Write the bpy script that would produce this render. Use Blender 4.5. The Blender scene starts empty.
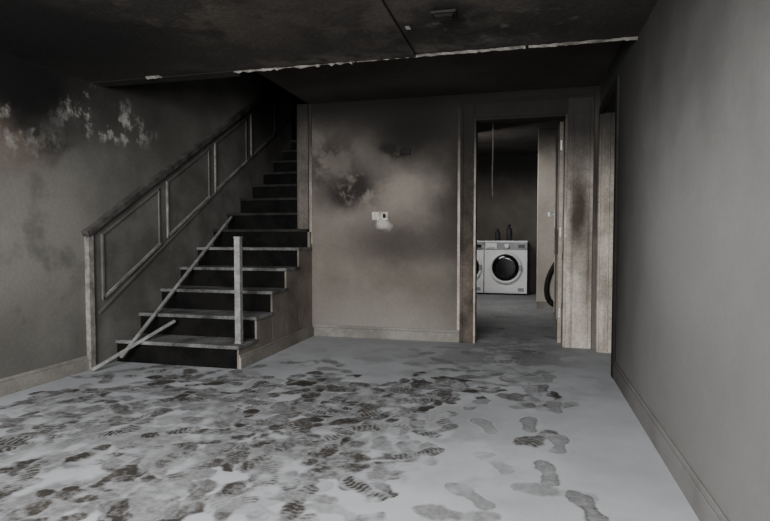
import bpy, bmesh, math, random
import numpy as np
from mathutils import Vector, Matrix
random.seed(4); rng=np.random.default_rng(7)
SC=bpy.context.scene

# ------------------------------------------------------------------ materials
def lin(c):
    return tuple(((x/255)/12.92 if x/255<=0.04045 else ((x/255+0.055)/1.055)**2.4) for x in c)+(1.0,)

class N:
    def __init__(s,name):
        s.m=bpy.data.materials.new(name); s.m.use_nodes=True
        s.t=s.m.node_tree; s.t.nodes.clear()
        s.out=s.t.nodes.new('ShaderNodeOutputMaterial')
        s.b=s.t.nodes.new('ShaderNodeBsdfPrincipled')
        s.t.links.new(s.b.outputs[0],s.out.inputs[0])
        tc=s.t.nodes.new('ShaderNodeTexCoord'); s.pos=tc.outputs['Object']
    def L(s,a,b): s.t.links.new(a,b)
    def put(s,inp,v):
        if isinstance(v,bpy.types.NodeSocket): s.L(v,inp)
        else: inp.default_value=v
    def vm(s,op,a,b=None):
        n=s.t.nodes.new('ShaderNodeVectorMath'); n.operation=op
        s.put(n.inputs[0],a)
        if b is not None: s.put(n.inputs[1],b)
        return n.outputs['Value'] if op=='LENGTH' else n.outputs[0]
    def ma(s,op,a,b=0.0,clamp=False):
        n=s.t.nodes.new('ShaderNodeMath'); n.operation=op; n.use_clamp=clamp
        s.put(n.inputs[0],a); s.put(n.inputs[1],b); return n.outputs[0]
    def noise(s,scale,detail=4,rough=.55,vec=None,col=False,dist=0.0):
        n=s.t.nodes.new('ShaderNodeTexNoise'); n.inputs['Scale'].default_value=scale
        n.inputs['Detail'].default_value=detail; n.inputs['Roughness'].default_value=rough
        n.inputs['Distortion'].default_value=dist
        s.L(vec if vec is not None else s.pos,n.inputs['Vector'])
        return n.outputs['Color'] if col else n.outputs[0]
    def mr(s,v,a,b,c=0.0,d=1.0,smooth=True):
        n=s.t.nodes.new('ShaderNodeMapRange')
        if smooth: n.interpolation_type='SMOOTHSTEP'
        s.put(n.inputs[0],v)
        for i,x in enumerate((a,b,c,d)): s.put(n.inputs[i+1],x)
        return n.outputs[0]
    def mix(s,f,a,b):
        n=s.t.nodes.new('ShaderNodeMix'); n.data_type='RGBA'
        s.put(n.inputs[0],f); s.put(n.inputs[6],a); s.put(n.inputs[7],b); return n.outputs[2]
    def bump(s,h,st=.3,d=.01):
        n=s.t.nodes.new('ShaderNodeBump'); n.inputs['Strength'].default_value=st; n.inputs['Distance'].default_value=d
        s.L(h,n.inputs['Height']); s.L(n.outputs[0],s.b.inputs['Normal'])

def surf(name,c1,c2,scale=3,blobs=(),rough=.85,warp=.25,bump=.15,grain=.25,metal=0,spec=.3,warpscale=2.5,streak=0):
    k=N(name)
    col=k.mix(k.mr(k.noise(scale,6,.6),.3,.7),lin(c1),lin(c2))
    wp=k.vm('ADD',k.pos,k.vm('MULTIPLY',k.vm('SUBTRACT',k.noise(warpscale,5,.6,col=True),(.5,.5,.5)),(2*warp,)*3)) if blobs else None
    for b in blobs:
        # b=(centre, radii, colour, strength, inner, patch_scale, patch_threshold)
        c,r,co,st,inner=b[:5]
        v=k.vm('MULTIPLY',k.vm('SUBTRACT',wp,c),tuple(1/x for x in r))
        f=k.mr(k.vm('LENGTH',v),inner,1.0,st,0.0)
        if len(b)>5:
            f=k.ma('MULTIPLY',f,k.mr(k.noise(b[5],6,.65),b[6]-.05,b[6]+.07))
        col=k.mix(f,col,lin(co))
    if streak:   # soot runs, stretched along z
        sv=k.vm('MULTIPLY',k.pos,(16,16,.9))
        col=k.mix(k.mr(k.noise(1.0,4,.6,vec=sv),.48,.72,0,streak),col,lin((26,23,21)))
    g=k.mr(k.noise(45,5,.7),.3,.7,1-grain,1+grain*.5)
    cm=k.t.nodes.new('ShaderNodeVectorMath'); cm.operation='SCALE'
    k.L(col,cm.inputs[0]); k.L(g,cm.inputs['Scale'])
    k.L(cm.outputs[0],k.b.inputs['Base Color'])
    k.b.inputs['Roughness'].default_value=rough; k.b.inputs['Metallic'].default_value=metal
    k.b.inputs['Specular IOR Level'].default_value=spec
    if bump: k.bump(k.noise(28,6,.65),bump,.01)
    return k.m
BIG=99.0

# ------------------------------------------------------------------ mesh builder
class B:
    def __init__(s,name,mats):
        s.name=name; s.bm=bmesh.new(); s.mats=mats
    def _f(s,vs,mi,smooth=False):
        try:
            f=s.bm.faces.new(vs); f.material_index=mi; f.smooth=smooth
        except ValueError: pass
    def box(s,x0,x1,y0,y1,z0,z1,mi=0):
        v=[s.bm.verts.new(p) for p in [(x0,y0,z0),(x1,y0,z0),(x1,y1,z0),(x0,y1,z0),(x0,y0,z1),(x1,y0,z1),(x1,y1,z1),(x0,y1,z1)]]
        for q in [(0,3,2,1),(4,5,6,7),(0,1,5,4),(1,2,6,5),(2,3,7,6),(3,0,4,7)]: s._f([v[i] for i in q],mi)
    def prism(s,pts,x0,x1,mi=0):      # pts in YZ, extruded along X
        a=[s.bm.verts.new((x0,p[0],p[1])) for p in pts]; b=[s.bm.verts.new((x1,p[0],p[1])) for p in pts]
        n=len(pts); s._f(a[::-1],mi); s._f(b,mi)
        for i in range(n): s._f([a[i],a[(i+1)%n],b[(i+1)%n],b[i]],mi)
    def strip(s,p,q,w,x0,x1,mi=0):    # strip in YZ plane
        d=Vector((q[0]-p[0],q[1]-p[1])).normalized()*w/2; n=Vector((-d.y,d.x)); p=Vector(p);q=Vector(q)
        s.prism([tuple(p-n-d),tuple(q-n+d),tuple(q+n+d),tuple(p+n-d)],x0,x1,mi)
    def lathe(s,prof,c,axis='Y',seg=40,mi=0,smooth=True):
        rings=[]
        for r,h in prof:
            ring=[]
            for i in range(seg):
                a=2*math.pi*i/seg; u,w=r*math.cos(a),r*math.sin(a)
                p={'Y':(c[0]+u,c[1]+h,c[2]+w),'Z':(c[0]+u,c[1]+w,c[2]+h),'X':(c[0]+h,c[1]+u,c[2]+w)}[axis]
                ring.append(s.bm.verts.new(p))
            rings.append(ring)
        for a,b in zip(rings,rings[1:]):
            for i in range(seg): s._f([a[i],a[(i+1)%seg],b[(i+1)%seg],b[i]],mi,smooth)
        s._f(rings[0][::-1],mi); s._f(rings[-1],mi)
    def tube(s,p,q,w,h,mi=0):         # rectangular bar from p to q
        p=Vector(p);q=Vector(q);d=(q-p).normalized(); a=d.cross(Vector((0,0,1))).normalized(); b=a.cross(d).normalized()
        A=[];C=[]
        for i,j in ((-1,-1),(1,-1),(1,1),(-1,1)):
            A.append(s.bm.verts.new(p+a*w/2*i+b*h/2*j)); C.append(s.bm.verts.new(q+a*w/2*i+b*h/2*j))
        s._f(A[::-1],mi); s._f(C,mi)
        for i in range(4): s._f([A[i],A[(i+1)%4],C[(i+1)%4],C[i]],mi)
    def done(s,bevel=0,seg=2):
        bmesh.ops.recalc_face_normals(s.bm,faces=s.bm.faces)
        me=bpy.data.meshes.new(s.name); s.bm.to_mesh(me); s.bm.free()
        o=bpy.data.objects.new(s.name,me); SC.collection.objects.link(o)
        for m in s.mats: me.materials.append(m)
        if bevel:
            md=o.modifiers.new('bevel','BEVEL'); md.width=bevel; md.segments=seg; md.limit_method='ANGLE'
        return o

# ------------------------------------------------------------------ dimensions
XL,XR=-3.20,0.615
YB=5.30            # back wall
YF=-1.8            # wall behind the camera
ZC,ZC2=2.16,2.33   # front / back ceiling
YE=3.60            # edge between both ceilings
XS=-2.12           # right side of staircase
R,G,Y0=.18,.29,3.80
ZT=4.3

# ------------------------------------------------------------------ wall materials
mLeft=surf('left_wall_plaster',(116,114,109),(92,90,86),1.3,[
    ((XL,3.0,2.32),(BIG,3.0,1.0),(22,21,20),.93,.15),
    ((XL,2.85,2.04),(BIG,.95,.40),(10,9,9),.97,.35),
    ((XL,2.80,1.58),(BIG,.42,.28),(102,90,81),.8,.2),
    ((XL,2.8,1.68),(BIG,.55,.24),(172,167,161),.7,.2,6.5,.57),
    ((XL,3.1,1.72),(BIG,.5,.25),(34,30,27),.85,.1,4,.5),
    ((XL,3.8,1.90),(BIG,.68,.24),(172,172,168),.85,.3,5.5,.565),
    ((XL,3.1,.95),(BIG,1.0,.8),(138,135,130),.6,.2,1.4,.42),
    ((XL,7.3,3.0),(BIG,1.5,2.0),(14,13,13),.97,.3),
    ((XL,4.5,3.6),(BIG,3,1.3),(20,19,18),.92,.2)],bump=.18,grain=.1)
mBack=surf('back_wall_plaster',(124,117,110),(102,96,89),1.3,[
    ((-.8,YB,2.50),(BIG,BIG,.60),(20,18,17),.95,.38),
    ((-1.3,YB,2.35),(1.6,BIG,.98),(26,23,21),.87,.15),
    ((-1.0,YB,2.02),(.80,BIG,.55),(12,11,10),.92,.15),
    ((-1.9,YB,1.75),(.45,BIG,.45),(34,30,28),.8,.1,1.8,.42),
    ((-.60,YB,1.6),(.38,BIG,1.8),(28,25,23),.9,.1),
    ((.62,YB,1.6),(.2,BIG,1.8),(30,27,25),.9,.1),
    ((-1.70,YB,1.46),(.55,BIG,.32),(32,28,26),.94,.2,3.2,.42),
    ((-1.25,YB,1.85),(.22,BIG,.12),(24,21,20),.9,.4,7,.42),
    ((-1.2,YB,1.42),(.32,BIG,.22),(136,128,119),.6,.3,2.0,.42),
    ((-1.1,YB,.95),(1.0,BIG,.34),(46,41,38),.7,.1),
    ((-1.36,YB,1.10),(.1,BIG,.08),(196,191,184),.75,.3),
    ((-1.4,YB,.1),(1.5,BIG,.5),(146,141,135),.55,.1)],bump=.12,warp=.16,grain=.08)
mRight=surf('right_wall_paint',(120,118,116),(108,106,104),1.0,[
    ((XR,2.6,2.4),(BIG,6,1.4),(18,17,16),.94,.12),
    ((XR,4.7,1.3),(BIG,1.8,2.8),(22,20,19),.95,.15),
    ((XR,2.5,.95),(BIG,1.0,.7),(138,136,134),.45,.1)],bump=.06,grain=.05,warp=.22)  # last blob paints the bright pool of light at mid-wall into the colour
mDarkRoom=surf('sooty_plaster',(88,84,79),(66,62,58),1.6,[((0,8,2.7),(BIG,BIG,1.1),(16,15,14),.97,.1)],bump=.2)
mLaund=surf('laundry_wall_plaster',(98,94,89),(80,76,72),1.6,[((0,8,2.6),(BIG,BIG,1.2),(12,11,10),.98,.2)],bump=.15,grain=.1)
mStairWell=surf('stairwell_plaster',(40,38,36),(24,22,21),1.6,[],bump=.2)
mPart=surf('partition_plaster',(182,175,164),(160,152,142),1.4,[((.5,8,2.6),(BIG,BIG,.9),(34,31,29),.9,.1)],bump=.1,grain=.1)
mCeil=surf('sooted_ceiling',(54,50,46),(33,31,29),1.3,[
    ((-2.7,2.6,ZC),(1.2,1.3,BIG),(10,9,9),.93,.2),
    ((-1.7,2.2,ZC),(.7,1.6,BIG),(90,82,74),.6,.1,1.8,.48),
    ((-.6,2.8,ZC),(1.3,1.2,BIG),(80,74,69),.6,.1,1.7,.48),
    ((-1.0,3.5,ZC),(1.8,.22,BIG),(100,95,90),.5,.1,3,.48),
    ((-.2,3.2,ZC),(.8,.5,BIG),(120,116,112),.4,.1,9,.6)],bump=.45)
mCeil2=surf('charred_ceiling',(62,58,55),(40,37,35),1.4,[],bump=.3)
mBase=surf('baseboard_paint',(144,140,134),(114,110,104),3,[],bump=.12,grain=.15)
mBaseR=surf('baseboard_paint_right',(122,120,118),(106,104,102),3,[((XR,4.5,0),(BIG,1.5,BIG),(50,48,46),.8,.1)],bump=.06,grain=.08)
mCasing=surf('charred_casing_wood',(104,95,86),(62,55,49),5,[
    ((-.3,YB,2.6),(BIG,BIG,2.1),(20,18,17),.95,.3)],bump=.3,streak=.5)
mCasingR=surf('scorched_casing_paint',(205,198,187),(172,163,152),4,[
    ((.5,YB,2.5),(BIG,BIG,1.5),(20,18,17),.97,.35),
    ((.44,YB,1.20),(.15,BIG,.62),(44,32,26),.93,.15),
    ((.55,YB,.7),(.12,BIG,.8),(70,60,52),.6,.1)],bump=.15,warp=.1,streak=.4)
mJambEdge=surf('pale_jamb_paint',(198,190,179),(156,147,137),6,[((0,YB,2.4),(BIG,BIG,1.5),(24,22,21),.97,.2)],bump=.15,streak=.3)

# ------------------------------------------------------------------ walls
w=B('wall_left',[mLeft]); w.box(XL-.15,XL,YF-.12,8.42,0,ZT); w.done()
w=B('wall_back',[mBack,mCeil2])
w.box(XS-.01,-.464,YB,YB+.12,0,ZC2); w.box(-.464,.335,YB,YB+.12,2.09,ZC2); w.box(.335,1.12,YB,YB+.12,0,ZC2); w.done()
w=B('wall_right',[mRight])
YD0,YD1=4.27,5.14
w.box(XR,XR+.12,YF-.12,YD0,0,ZC2); w.box(XR,XR+.12,YD1,YB,0,ZC2); w.box(XR,XR+.12,YD0,YD1,2.06,ZC2); w.done()
w=B('wall_closet',[mDarkRoom])
w.box(1.6,1.7,3.6,YB,0,ZC2); w.box(XR+.12,1.7,3.5,3.6,0,ZC2); w.box(1.12,1.7,YB,YB+.12,0,ZC2); w.done()
w=B('wall_front',[mRight])
w.box(XL,-2.6,YF-.12,YF,0,ZC); w.box(.1,XR,YF-.12,YF,0,ZC); w.box(-2.6,.1,YF-.12,YF,0,.75); w.box(-2.6,.1,YF-.12,YF,2.08,ZC); w.done()
mWin=surf('window_frame_paint',(190,190,188),(170,170,168),4)
w=B('window_1',[mWin])
w.box(-2.6,-2.54,YF-.1,YF-.03,.75,2.08); w.box(.04,.1,YF-.1,YF-.03,.75,2.08); w.box(-1.28,-1.22,YF-.1,YF-.03,.75,2.08)
w.box(-2.6,.1,YF-.1,YF-.03,.75,.81); w.box(-2.6,.1,YF-.1,YF-.03,2.02,2.08); w.done()
w=B('wall_laundry',[mLaund])
w.box(-1.75,-1.65,YB+.12,10.7,0,2.5); w.box(1.0,1.1,YB+.12,10.7,0,2.5); w.box(-1.65,1.0,10.6,10.7,0,2.5); w.done()
w=B('wall_partition',[mPart]); w.box(.14,.999,8.1,8.25,0,2.5); w.done(.008)
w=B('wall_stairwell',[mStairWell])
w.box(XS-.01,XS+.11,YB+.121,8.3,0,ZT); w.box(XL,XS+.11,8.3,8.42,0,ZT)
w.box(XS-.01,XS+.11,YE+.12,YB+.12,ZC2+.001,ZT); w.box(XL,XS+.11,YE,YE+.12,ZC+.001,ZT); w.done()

# ------------------------------------------------------------------ ceilings
c=B('ceiling',[mCeil,mCeil2])
gap=.003
for i,(a,b_) in enumerate([(XL-.1,-2.0),(-2.0,-.70),(-.70,XR+.1)]):
    dz=[0,.008,-.004][i]
    c.box(a+gap,b_-gap,YF-.1,1.4-gap,ZC+dz,ZC+.08+dz); c.box(a+gap,b_-gap,1.4+gap,YE-.001,ZC+.004-dz,ZC+.08-dz)
c.box(XL-.1,XR+.1,YF-.1,YE-.001,ZC+.09,ZC+.15,1)
c.box(XS,1.7,YE+.001,YB+.12,ZC2,ZC2+.1,1)
c.box(XS+.11,XR+.12,YE-.02,YE,ZC+.02,ZC2+.1,1)
c.box(-1.75,1.1,YB+.121,10.7,2.5,2.6,1)
c.box(XL-.1,XS+.12,YE,8.42,ZT,ZT+.1,1)
c.done()
mPl=surf('torn_plaster',(158,154,148),(84,80,75),9,[],bump=.4)
t=B('torn_plaster_edge',[mPl])
def torn(x0,x1,hmin,hmax,keep):
    x=x0; yy=YE-.01
    h=random.uniform(hmin,hmax); wd=.015
    while x<x1:
        dx=random.uniform(.012,.04)
        h2=random.uniform(hmin,hmax); wd2=random.uniform(.006,.022)
        if random.random()<keep:
            p=[(x,YE-.02-wd,ZC+.004),(x+dx,YE-.02-wd2,ZC+.004),(x+dx,yy,ZC-h2),(x,yy,ZC-h)]
            q=[(x,YE+.012,ZC+.004),(x+dx,YE+.012,ZC+.004)]
            v=[t.bm.verts.new(z) for z in p+q]
            t._f(v[:4],0); t._f([v[3],v[2],v[5],v[4]],0); t._f([v[0],v[3],v[4]],0); t._f([v[1],v[5],v[2]],0)
        h=h2; wd=wd2; x+=dx
torn(-2.0,-1.15,.004,.020,.97); torn(-1.15,-.7,.002,.008,.9); torn(-.70,.6,.001,.009,.99); torn(-2.7,-2.55,.003,.010,.7)
t.done()
mBlk=surf('charred_plastic',(18,17,16),(30,28,26),10,[],rough=.7,spec=.2)
v=B('ceiling_vent',[mBlk]); v.box(-.49,-.36,2.88,2.98,ZC-.020,ZC-.005); v.box(-.475,-.375,2.895,2.965,ZC-.026,ZC-.020)
for i in range(4): v.box(-.47,-.38,2.90+i*.017,2.907+i*.017,ZC-.031,ZC-.026)
v.done(.003)
v=B('ceiling_plaster_chip',[mPl]); v.prism([(3.05,ZC-.008),(3.09,ZC-.011),(3.10,ZC-.002),(3.06,ZC-.002)],-.66,-.635); v.done()

# ------------------------------------------------------------------ floor with footprints
def axis(a):
    out=[]
    for lo,hi,st in a: out.append(np.arange(lo,hi,st))
    return np.concatenate(out)
xs=axis([(-3.4,-3.2,.1),(-3.2,.7,.006),(.7,1.81,.1)])
ys=axis([(YF-.15,1.3,.1),(1.3,4.4,.006),(4.4,5.6,.010),(5.6,10.8,.03)])
nx,ny=len(xs),len(ys)
X,Y=np.meshgrid(xs,ys)
def vnoise(sc,seed,octv=4):
    out=np.zeros_like(X); amp=1;tot=0
    for o in range(octv):
        r=np.random.default_rng(seed+o); s=sc*2**o
        gx=(X+4)*s; gy=(Y+3)*s; T=r.random((int(14*s)+4,int(8*s)+4))
        ix=np.floor(gx).astype(int); iy=np.floor(gy).astype(int); fx=gx-ix; fy=gy-iy
        fx=fx*fx*(3-2*fx); fy=fy*fy*(3-2*fy)
        ix=np.clip(ix,0,T.shape[1]-2); iy=np.clip(iy,0,T.shape[0]-2)
        n=(T[iy,ix]*(1-fx)+T[iy,ix+1]*fx)*(1-fy)+(T[iy+1,ix]*(1-fx)+T[iy+1,ix+1]*fx)*fy
        out+=n*amp; tot+=amp; amp*=.55
    return out/tot
def ss(a,b,x):
    t=np.clip((x-a)/(b-a),0,1); return t*t*(3-2*t)
n1=vnoise(1.3,10); n2=vnoise(5,30); n3=vnoise(22,50,3); n4=vnoise(9,90,4)
wx=vnoise(7,300,3)-.5; wy=vnoise(7,400,3)-.5
dark=np.zeros_like(X); light=np.zeros_like(X)
D=np.exp(-((X+1.65)/1.35)**4-((Y-2.2)/1.4)**4)
dark=ss(.46,.58,n2*.6+n1*.4)*np.clip(D*1.1,0,1)*.62      # general scuffing below the prints
def stamp(cx,cy,ang,s=1.0,st=.8,side=1,tread=0.5,outline=False,erase=.35,warp=.06,stretch=1.0,rimk=.15):
    rad=.20*s*max(1,stretch)
    i0,i1=np.searchsorted(ys,[cy-rad,cy+rad]); j0,j1=np.searchsorted(xs,[cx-rad,cx+rad])
    if i1<=i0 or j1<=j0: return
    sl=(slice(i0,i1),slice(j0,j1))
    x=X[sl]-cx+warp*wx[sl]; y=Y[sl]-cy+warp*wy[sl]; nn=n3[sl]; nm=n4[sl]
    ca,sa=math.cos(ang),math.sin(ang)
    u=(x*-sa+y*ca)/s/stretch
    ww=(x*ca+y*sa)/s*side
    ww=ww-.012*np.cos(u*12)+.01
    half=np.interp(u,[-.15,-.142,-.12,-.085,-.035,.0,.055,.1,.13,.15],[0,.026,.041,.043,.031,.036,.056,.051,.036,0])
    dd=half-np.abs(ww)+(nn-.5)*.034
    m=ss(-.010,.014,dd)*(half>0)
    gapm=ss(.0,.02,np.abs(u+.045)-.008)      # gap between heel and sole
    tr=1-tread*(ss(-.2,.5,np.sin(u*2*math.pi/.026+2.5*np.sin(ww*60))))
    if outline: body=m*(.42+.22*tr)+.35*ss(-.003,.004,dd)*(1-ss(.006,.016,dd))*(half>0)
    else: body=m*tr*(.6+.4*gapm)
    val=body*st*ss(.16,.52,nm)
    dark[sl]=np.maximum(dark[sl]*(1-erase*m),val)
    rim=ss(-.018,-.006,dd)*(1-ss(-.004,.002,dd))*(np.abs(u)<.15)*ss(.35,.6,nm)
    light[sl]=np.maximum(light[sl]*(1-m*.9),rim*rimk*1.5)
    dark[sl]*=1-rimk*rim
def dens(x,y):
    d=1.3*math.exp(-((x+1.55)/1.15)**2-((y-2.3)/1.1)**2)
    d+=.9*math.exp(-((x+2.3)/.6)**2-((y-3.3)/.4)**2)
    d+=.45*math.exp(-((x+.2)/.30)**2-((y-4.3)/1.0)**2)
    d+=.6*math.exp(-((x+.9)/.9)**2-((y-3.4)/.45)**2)
    d+=.4*math.exp(-((x+.15)/.4)**2-((y-6.2)/1.6)**2)
    if x>-.5 and y<3.4: d*=.25
    return min(1,d)
cnt=0
while cnt<520:
    x=random.uniform(-3.1,.45); y=random.uniform(1.3,8.5)
    if random.random()>dens(x,y): continue
    cnt+=1
    base=random.choice([0,0,.25,-.5,-1.1,1.3,3.1,2.6,2.0,.7])
    soft=.6 if y>3.9 else 1
    smear=random.random()<.3
    stamp(x,y,base+random.gauss(0,.3),random.uniform(.92,1.12),(.35+.85*random.random()**.8)*soft,random.choice([-1,1]),0 if smear else random.choice([0,.05,.15,.3,.5]),random.random()<.12,random.uniform(.0,.45),random.uniform(.12,.25) if smear else random.uniform(.02,.09),random.choice([1.3,1.6]) if smear else 1)
for (x,y,a,st) in [(.10,2.44,.15,.9),(.225,2.16,.25,1.0),(.02,3.05,.05,.8),(.16,2.80,-.05,.7),(-.206,2.15,.8,.75),(-.13,2.50,.6,.6),(-.468,2.51,-.9,1),(-.42,2.85,-.6,.9),
    (-.865,2.69,1.2,1.1),(-1.095,3.116,1.1,1.1),(-.62,2.10,.9,1.1),(-.68,3.02,-.2,1.1),(.17,3.42,0,.8),(.03,3.75,.1,.7),(.16,4.10,-.1,.7),(-.28,3.35,-.4,.8),(-.45,3.75,.3,.8),(-.2,2.98,.5,.6)]:
    stamp(x,y,a,.90,st,random.choice([-1,1]),.35,x>-.3,.8,.02,1,.35)
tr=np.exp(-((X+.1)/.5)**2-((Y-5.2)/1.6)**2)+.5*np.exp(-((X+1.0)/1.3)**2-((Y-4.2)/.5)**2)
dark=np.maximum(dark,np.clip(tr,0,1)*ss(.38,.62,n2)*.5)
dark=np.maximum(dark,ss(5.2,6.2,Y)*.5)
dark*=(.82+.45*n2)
flo=np.stack([dark,light,n2,np.ones_like(X)],-1).reshape(-1,4).astype(np.float32)
verts=np.stack([X,Y,np.zeros_like(X)],-1).reshape(-1,3).astype(np.float32)
idx=np.arange(nx*ny).reshape(ny,nx)
f=np.stack([idx[:-1,:-1],idx[:-1,1:],idx[1:,1:],idx[1:,:-1]],-1).reshape(-1,4)
me=bpy.data.meshes.new('floor'); me.vertices.add(len(verts)); me.vertices.foreach_set('co',verts.ravel())
me.loops.add(f.size); me.loops.foreach_set('vertex_index',f.ravel().astype(np.int32))
me.polygons.add(len(f)); me.polygons.foreach_set('loop_start',np.arange(0,f.size,4,dtype=np.int32))
me.polygons.foreach_set('loop_total',np.full(len(f),4,dtype=np.int32))
me.update(calc_edges=True)
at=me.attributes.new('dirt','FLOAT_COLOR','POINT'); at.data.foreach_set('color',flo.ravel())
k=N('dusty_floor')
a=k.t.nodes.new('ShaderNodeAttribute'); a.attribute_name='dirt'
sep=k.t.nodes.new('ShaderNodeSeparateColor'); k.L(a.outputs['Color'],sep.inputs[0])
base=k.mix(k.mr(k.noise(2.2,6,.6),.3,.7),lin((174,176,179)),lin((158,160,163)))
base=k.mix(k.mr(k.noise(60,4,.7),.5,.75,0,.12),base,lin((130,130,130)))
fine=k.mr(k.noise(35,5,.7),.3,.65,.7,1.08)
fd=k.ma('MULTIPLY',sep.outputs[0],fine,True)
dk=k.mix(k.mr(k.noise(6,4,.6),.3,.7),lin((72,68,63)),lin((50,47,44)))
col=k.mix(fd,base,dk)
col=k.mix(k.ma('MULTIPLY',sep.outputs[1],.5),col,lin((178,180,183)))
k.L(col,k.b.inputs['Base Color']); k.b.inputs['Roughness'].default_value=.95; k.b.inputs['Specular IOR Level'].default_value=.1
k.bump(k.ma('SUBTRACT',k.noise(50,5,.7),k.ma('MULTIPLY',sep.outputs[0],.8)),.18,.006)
me.materials.append(k.m)
fo=bpy.data.objects.new('floor',me); SC.collection.objects.link(fo)

# ------------------------------------------------------------------ baseboards
b=B('baseboard_right',[mBaseR]); b.box(XR-.015,XR,YF,4.19,0,.10); b.box(XR-.009,XR,YF,4.19,.10,.125); b.done(.003)
b=B('baseboard_left',[mBase]); b.box(XL,XL+.018,YF,3.50,0,.085); b.box(XL,XL+.010,YF,3.50,.085,.11); b.done(.003)
b=B('baseboard_back',[mBase]); b.box(XS+.04,-.61,YB-.018,YB,0,.09); b.box(XS+.04,-.61,YB-.010,YB,.09,.115); b.done(.003)
b=B('baseboard_stairs',[mBase]); b.box(XS+.018,XS+.036,Y0+.0,YB-.02,0,.085); b.box(XS+.018,XS+.028,Y0,YB-.02,.085,.105); b.done(.003)
b=B('baseboard_partition',[mBase]); b.box(.14,.99,8.08,8.1,0,.1); b.done(.003)
b=B('trim_1',[mJambEdge]); b.box(-2.125,-2.095,YB-.010,YB,.93,ZC2); b.box(-.635,-.61,YB-.010,YB,.115,2.2); b.done(.003)

# ------------------------------------------------------------------ door frames
b=B('door_frame_back',[mCasing,mCasingR,mJambEdge])
b.box(-.61,-.482,YB-.025,YB,0,2.26,0); b.box(-.60,-.58,YB-.035,YB-.025,0,2.25,0)
b.box(-.482,.345,YB-.025,YB,2.10,2.26,0); b.box(-.6,.56,YB-.035,YB-.025,2.235,2.26,0)
b.box(.345,.565,YB-.025,YB,0,2.26,1); b.box(.385,.40,YB-.034,YB-.025,0,2.1,1); b.box(.52,.535,YB-.034,YB-.025,0,2.2,1)
b.box(-.482,-.463,YB-.03,YB+.13,0,2.10,2); b.box(.322,.345,YB-.03,YB+.13,0,2.10,2); b.box(-.463,.322,YB-.03,YB+.13,2.075,2.10,0)
b.done(.004)
b=B('door_frame_right',[mBlk,mJambEdge])
b.box(XR-.02,XR,4.19,4.27,0,2.12,0); b.box(XR-.02,XR,5.14,5.22,0,2.12,1); b.box(XR-.02,XR,4.27,5.14,2.05,2.12,0)
b.box(XR-.005,XR+.13,5.115,5.14,0,2.05,1); b.box(XR-.005,XR+.13,4.27,4.29,0,2.05,0); b.box(XR+.05,XR+.065,5.10,5.115,0,2.05,1)
b.done(.004)
mDoor=surf('door_paint',(178,170,160),(140,132,122),2.4,[((.3,5.8,2.3),(BIG,BIG,1.1),(38,34,31),.9,.1)],bump=.15)
mMet=surf('dull_steel',(235,235,233),(210,210,208),10,[],rough=.4,metal=.0)
b=B('door_1',[mDoor,mMet])
b.box(.285,.318,5.44,6.20,.008,2.06)
for z0,z1 in ((.2,.85),(1.05,1.9)):
    b.box(.279,.285,5.54,5.56,z0,z1); b.box(.279,.285,6.08,6.10,z0,z1); b.box(.279,.285,5.54,6.10,z0,z0+.02); b.box(.279,.285,5.54,6.10,z1-.02,z1)
b.box(.276,.285,6.12,6.165,1.10,1.30,1); b.lathe([(.011,-.05),(.011,0)],(.276,6.14,1.235),'X',16,1); b.box(.205,.232,6.03,6.15,1.21,1.255,1)
for z in (.25,1.0,1.8): b.lathe([(.008,0),(.008,.09)],(.300,5.436,z),'Z',12,1)
b.done(.003)

# ------------------------------------------------------------------ staircase
mRis=surf('charred_riser',(14,13,13),(26,25,24),6,[],bump=.3,rough=.95,spec=.1)
mTread=surf('ash_covered_tread',(126,126,126),(52,51,49),4,[],bump=.35,grain=.35)
mTreadD=surf('dark_upper_tread',(46,45,44),(24,23,22),7,[],bump=.35)  # upper treads, darker in colour than the lower ones
mSide=surf('stair_side_panel',(134,126,117),(98,91,84),2.4,[((XS,4.3,.6),(BIG,.45,.3),(56,51,47),.7,.1)],bump=.2,grain=.12)
s=B('staircase',[mRis,mTread,mSide,mTreadD])
NS=13
xl=XL+.017
for i in range(NS):
    y=Y0+i*G; h=(i+1)*R; y1=y+G if i<NS-1 else 8.3
    xr=XS if y1<=YB else XS-.012
    s.box(xl,xr,y,y1,0 if i<6 else h-1.2,h-.028,0)
    if y<YB: s.box(xr+.0005,XS+.018,y+.002,min(y1,YB),0,h-.028,2)
    xe=(XS+.03) if y1<=YB else xr
    s.box(xl,xe,y-.022,min(y1+.001,8.3),h-.028,h,1 if i<5 else 3)
s.done(.004)

# wall panelling following the staircase
mPan=surf('panelling_paint',(112,110,106),(86,84,80),3,[((XL,6.6,2.6),(BIG,1.6,1.3),(24,22,21),.92,.1),((XL,4.2,.8),(BIG,.6,.5),(60,58,55),.5,.1)],bump=.15,grain=.12)
mRailL=surf('panel_moulding_paint',(150,147,142),(100,97,93),9,[((XL,6.9,2.6),(BIG,1.6,1.8),(36,34,32),.9,.1)],bump=.2)
mRailD=surf('sooty_rail_cap',(92,90,87),(50,48,46),8,[((XL,6.9,2.6),(BIG,1.4,1.6),(20,19,18),.9,.1)],bump=.3)
SL=.585
rz=lambda y:1.05+(y-3.53)*SL
q=B('stair_wall_panelling',[mPan,mRailL,mRailD])
q.prism([(3.52,0),(3.52,rz(3.52)),(7.3,rz(7.3)),(7.3,rz(7.3)-1.0),(6.2,1.0),(3.9,0)],XL+.0005,XL+.014,0)
q.strip((3.50,rz(3.50)),(7.3,rz(7.3)),.045,XL+.0005,XL+.055,2)
q.strip((3.50,rz(3.50)-.035),(7.3,rz(7.3)-.035),.02,XL+.014,XL+.032,1)
q.box(XL+.0005,XL+.04,3.50,3.55,0,rz(3.5)-.01,1)
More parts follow.
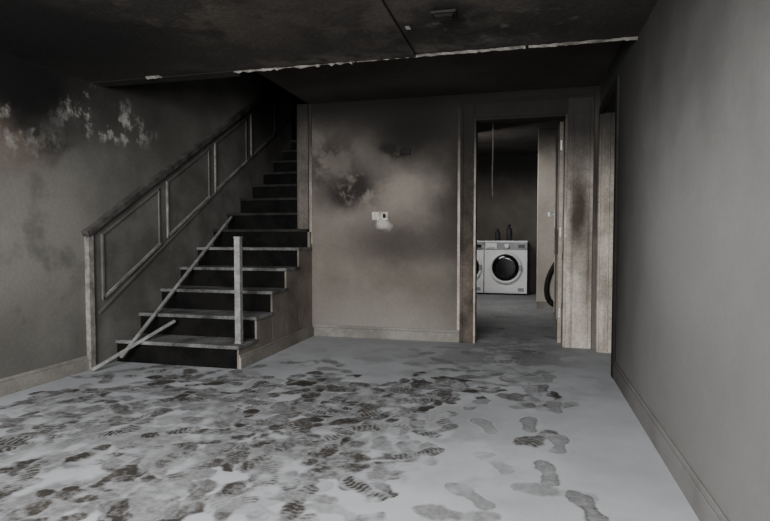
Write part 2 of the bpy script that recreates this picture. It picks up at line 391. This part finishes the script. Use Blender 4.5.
for a,bb in ((3.66,4.36),(4.48,5.18),(5.30,5.98),(6.10,6.75)):
    t0,t1=.11,.60
    q.strip((a,rz(a)-t1),(bb,rz(bb)-t1),.024,XL+.014,XL+.03,1)
    q.strip((a,rz(a)-t0),(bb,rz(bb)-t0),.018,XL+.014,XL+.026,0)
    q.strip((a,rz(a)-t1),(a,rz(a)-t0),.022,XL+.014,XL+.03,1 if a>4 else 0)
    q.strip((bb,rz(bb)-t1),(bb,rz(bb)-t0),.018,XL+.014,XL+.026,0)
q.strip((3.62,.42),(7.2,.42+3.58*.62),.02,XL+.014,XL+.026,0)
q.done(.002)
b=B('trim_2',[surf('scorched_post_paint',(104,97,91),(78,72,67),3,[((XS,YB,2.4),(BIG,BIG,.9),(26,24,22),.92,.1)],bump=.2)])
b.box(XS-.13,XS-.011,YB-.02,YB+.10,1.08,ZC2); b.box(XS-.125,XS-.115,YB-.028,YB-.02,1.08,ZC2); b.done(.004)

# newel post and broken balusters
mPost=surf('ash_grey_post',(150,150,148),(110,109,107),8,[],bump=.25)
b=B('newel_post',[mPost])
b.box(XS-.047,XS-.0,3.86,3.907,R+.001,1.0); b.box(XS-.050,XS+.003,3.857,3.910,.99,1.004); b.box(XS-.050,XS+.003,3.857,3.910,R+.001,.195)
b.done(.004)
b=B('fallen_handrail',[mPost]); b.tube((-2.98,3.60,.087),(-3.08,5.44,1.214),.028,.02); b.done(.004)
b=B('fallen_baluster',[mPost]); b.tube((-3.10,3.44,.020),(-2.80,4.02,.312),.026,.022); b.done(.004)

# switches
mSw=surf('scorched_switch_plastic',(205,200,192),(150,142,132),30,[],rough=.5,bump=.05)
for x in (-1.43,-1.345):
    b=B('light_switch',[mSw,mBlk]); b.box(x-.038,x+.038,YB-.014,YB,1.165,1.245); b.box(x-.014,x+.014,YB-.019,YB-.014,1.185,1.225,0 if x<-1.4 else 1)
    b.box(x-.03,x-.024,YB-.016,YB-.014,1.20,1.21,1); b.box(x+.024,x+.03,YB-.016,YB-.014,1.20,1.21,1); b.done(.002)
b=B('charred_wall_sensor',[mBlk]); b.box(-1.19,-1.09,YB-.022,YB,1.79,1.845); b.box(-1.175,-1.13,YB-.03,YB-.022,1.80,1.835); b.done(.005)

# ------------------------------------------------------------------ laundry appliances
mWhite=surf('appliance_enamel',(225,226,227),(208,209,210),2,[],rough=.4,bump=0,grain=.05,spec=.5)
mSil=surf('appliance_panel',(150,152,155),(130,132,135),3,[],rough=.4,bump=0,grain=.05)
mGl=surf('dark_door_glass',(10,10,11),(16,16,18),3,[],rough=.12,bump=0,spec=.6)
mDispl=surf('display_plastic',(24,26,30),(30,32,36),3,[],rough=.3,bump=0)
def appliance(name,cx,yf,dial=.12,dc=0):
    W,H,Dp=.72,.93,.66
    o=B(name,[mWhite,mSil,mGl,mDispl,mBlk])
    x0,x1=cx-W/2,cx+W/2
    o.box(x0,x1,yf,yf+Dp,.03,H-.02,0); o.box(x0-.004,x1+.004,yf-.008,yf+Dp,H-.02,H+.005,0)
    o.box(x0+.006,x1-.006,yf-.014,yf,H-.145,H-.025,1)
    o.box(x0+.02,x0+.21,yf-.022,yf-.014,H-.135,H-.035,0); o.box(x0+.05,x0+.18,yf-.028,yf-.022,H-.125,H-.108,1)
    o.box(cx+dial+.09,x1-.04,yf-.018,yf-.014,H-.115,H-.06,3)
    o.lathe([(.045,0),(.045,-.012),(.036,-.035),(.030,-.038)],(cx+.02,yf-.014,H-.085),'Y',28,0)
    for i in range(4): o.lathe([(.008,0),(.007,-.006)],(cx+dial+.1+i*.035,yf-.016,H-.132),'Y',10,4)
    o.box(x0+.01,x1-.01,yf-.006,yf,.05,.14,0); o.box(x1-.15,x1-.05,yf-.009,yf-.006,.065,.125,1)
    c=(cx+dc,yf,.47)
    o.lathe([(.275,0),(.28,-.012),(.272,-.03),(.25,-.042),(.235,-.036),(.225,-.02),(.225,-.004)],c,'Y',56,0)
    o.lathe([(.228,-.022),(.215,-.035),(.17,-.048),(.15,-.046)],c,'Y',56,2)
    o.lathe([(.15,-.047),(.11,-.03),(.05,-.02),(.01,-.018)],c,'Y',48,2)
    o.box(cx+dc+.225,cx+dc+.27,yf-.052,yf-.036,.43,.52,1)
    for x in (x0+.06,x1-.06):
        for y in (yf+.06,yf+Dp-.06): o.lathe([(.025,0),(.025,.012),(.012,.014),(.012,.032)],(x,y,0),'Z',12,4)
    return o.done(.006)
appliance('washing_machine',-.35,9.85)
appliance('tumble_dryer',-1.085,9.87,dc=.06)
mBot=surf('detergent_bottle_plastic',(50,51,54),(34,36,40),3,[],rough=.6,bump=0)
for x,h,r in ((-.50,.20,.045),(-.30,.27,.05)):
    o=B('detergent_bottle',[mBot]); o.lathe([(r*.9,0),(r,.01),(r,h*.65),(r*.75,h*.8),(r*.35,h*.88),(r*.35,h*.92)],(x,10.1,.936),'Z',24,0)
    o.lathe([(r*.45,h*.92),(r*.45,h*1.05),(r*.38,h*1.07)],(x,10.1,.936),'Z',20,0); o.done()

def tubecurve(name,pts,r,mat):
    cu=bpy.data.curves.new(name,'CURVE'); cu.dimensions='3D'; cu.bevel_depth=r; cu.bevel_resolution=4; cu.resolution_u=12; cu.use_fill_caps=True
    sp=cu.splines.new('NURBS'); sp.points.add(len(pts)-1); sp.use_endpoint_u=True; sp.order_u=4
    for i,p in enumerate(pts): sp.points[i].co=(*p,1)
    cu.materials.append(mat); o=bpy.data.objects.new(name,cu); SC.collection.objects.link(o); return o
tubecurve('vacuum_hose',[(.55,8.03,.80),(.44,8.02,.72),(.33,8.02,.55),(.27,8.02,.36),(.27,8.02,.18),(.34,8.02,.06),(.46,8.02,.045),(.6,8.0,.045)],.036,mBlk)
tubecurve('hanging_cable',[(-.36,5.95,2.5),(-.355,5.95,2.2),(-.345,5.95,1.9),(-.36,5.95,1.6),(-.35,5.96,1.42)],.007,surf('grey_cable',(130,126,120),(100,96,90),8))

# ------------------------------------------------------------------ lights
def area(name,loc,rot,sx,sy,e,col=(1,1,1)):
    l=bpy.data.lights.new(name,'AREA'); l.shape='RECTANGLE'; l.size=sx; l.size_y=sy; l.energy=e; l.color=col
    o=bpy.data.objects.new(name,l); o.location=loc; o.rotation_euler=rot; SC.collection.objects.link(o)
area('window_daylight',(-1.25,YF+.02,1.42),(math.radians(84),0,0),2.5,1.2,310,(1,.997,.99))
area('overhead_fill',(-.9,.3,2.08),(math.radians(36),0,0),2.0,1.2,132,(1,.997,.99))  # added fill lamp, out of view, brightens the floor and treads; no real fixture
area('laundry_fill',(-1.0,7.9,2.0),(math.radians(40),math.radians(-35),0),.8,.8,32,(1,.98,.95))  # added fill lamp brightening the laundry; no window is built there
wd=bpy.data.worlds.new('world'); SC.world=wd; wd.use_nodes=True
bg=wd.node_tree.nodes['Background']; bg.inputs[0].default_value=(.9,.95,1,1); bg.inputs[1].default_value=.5

# ------------------------------------------------------------------ camera
cd=bpy.data.cameras.new('camera'); cd.sensor_width=36; cd.lens=560/770*36; cd.clip_start=.02
co=bpy.data.objects.new('camera',cd); co.location=(0,0,1.0); co.rotation_euler=(math.radians(87.6),0,math.radians(14.2))
SC.collection.objects.link(co); SC.camera=co
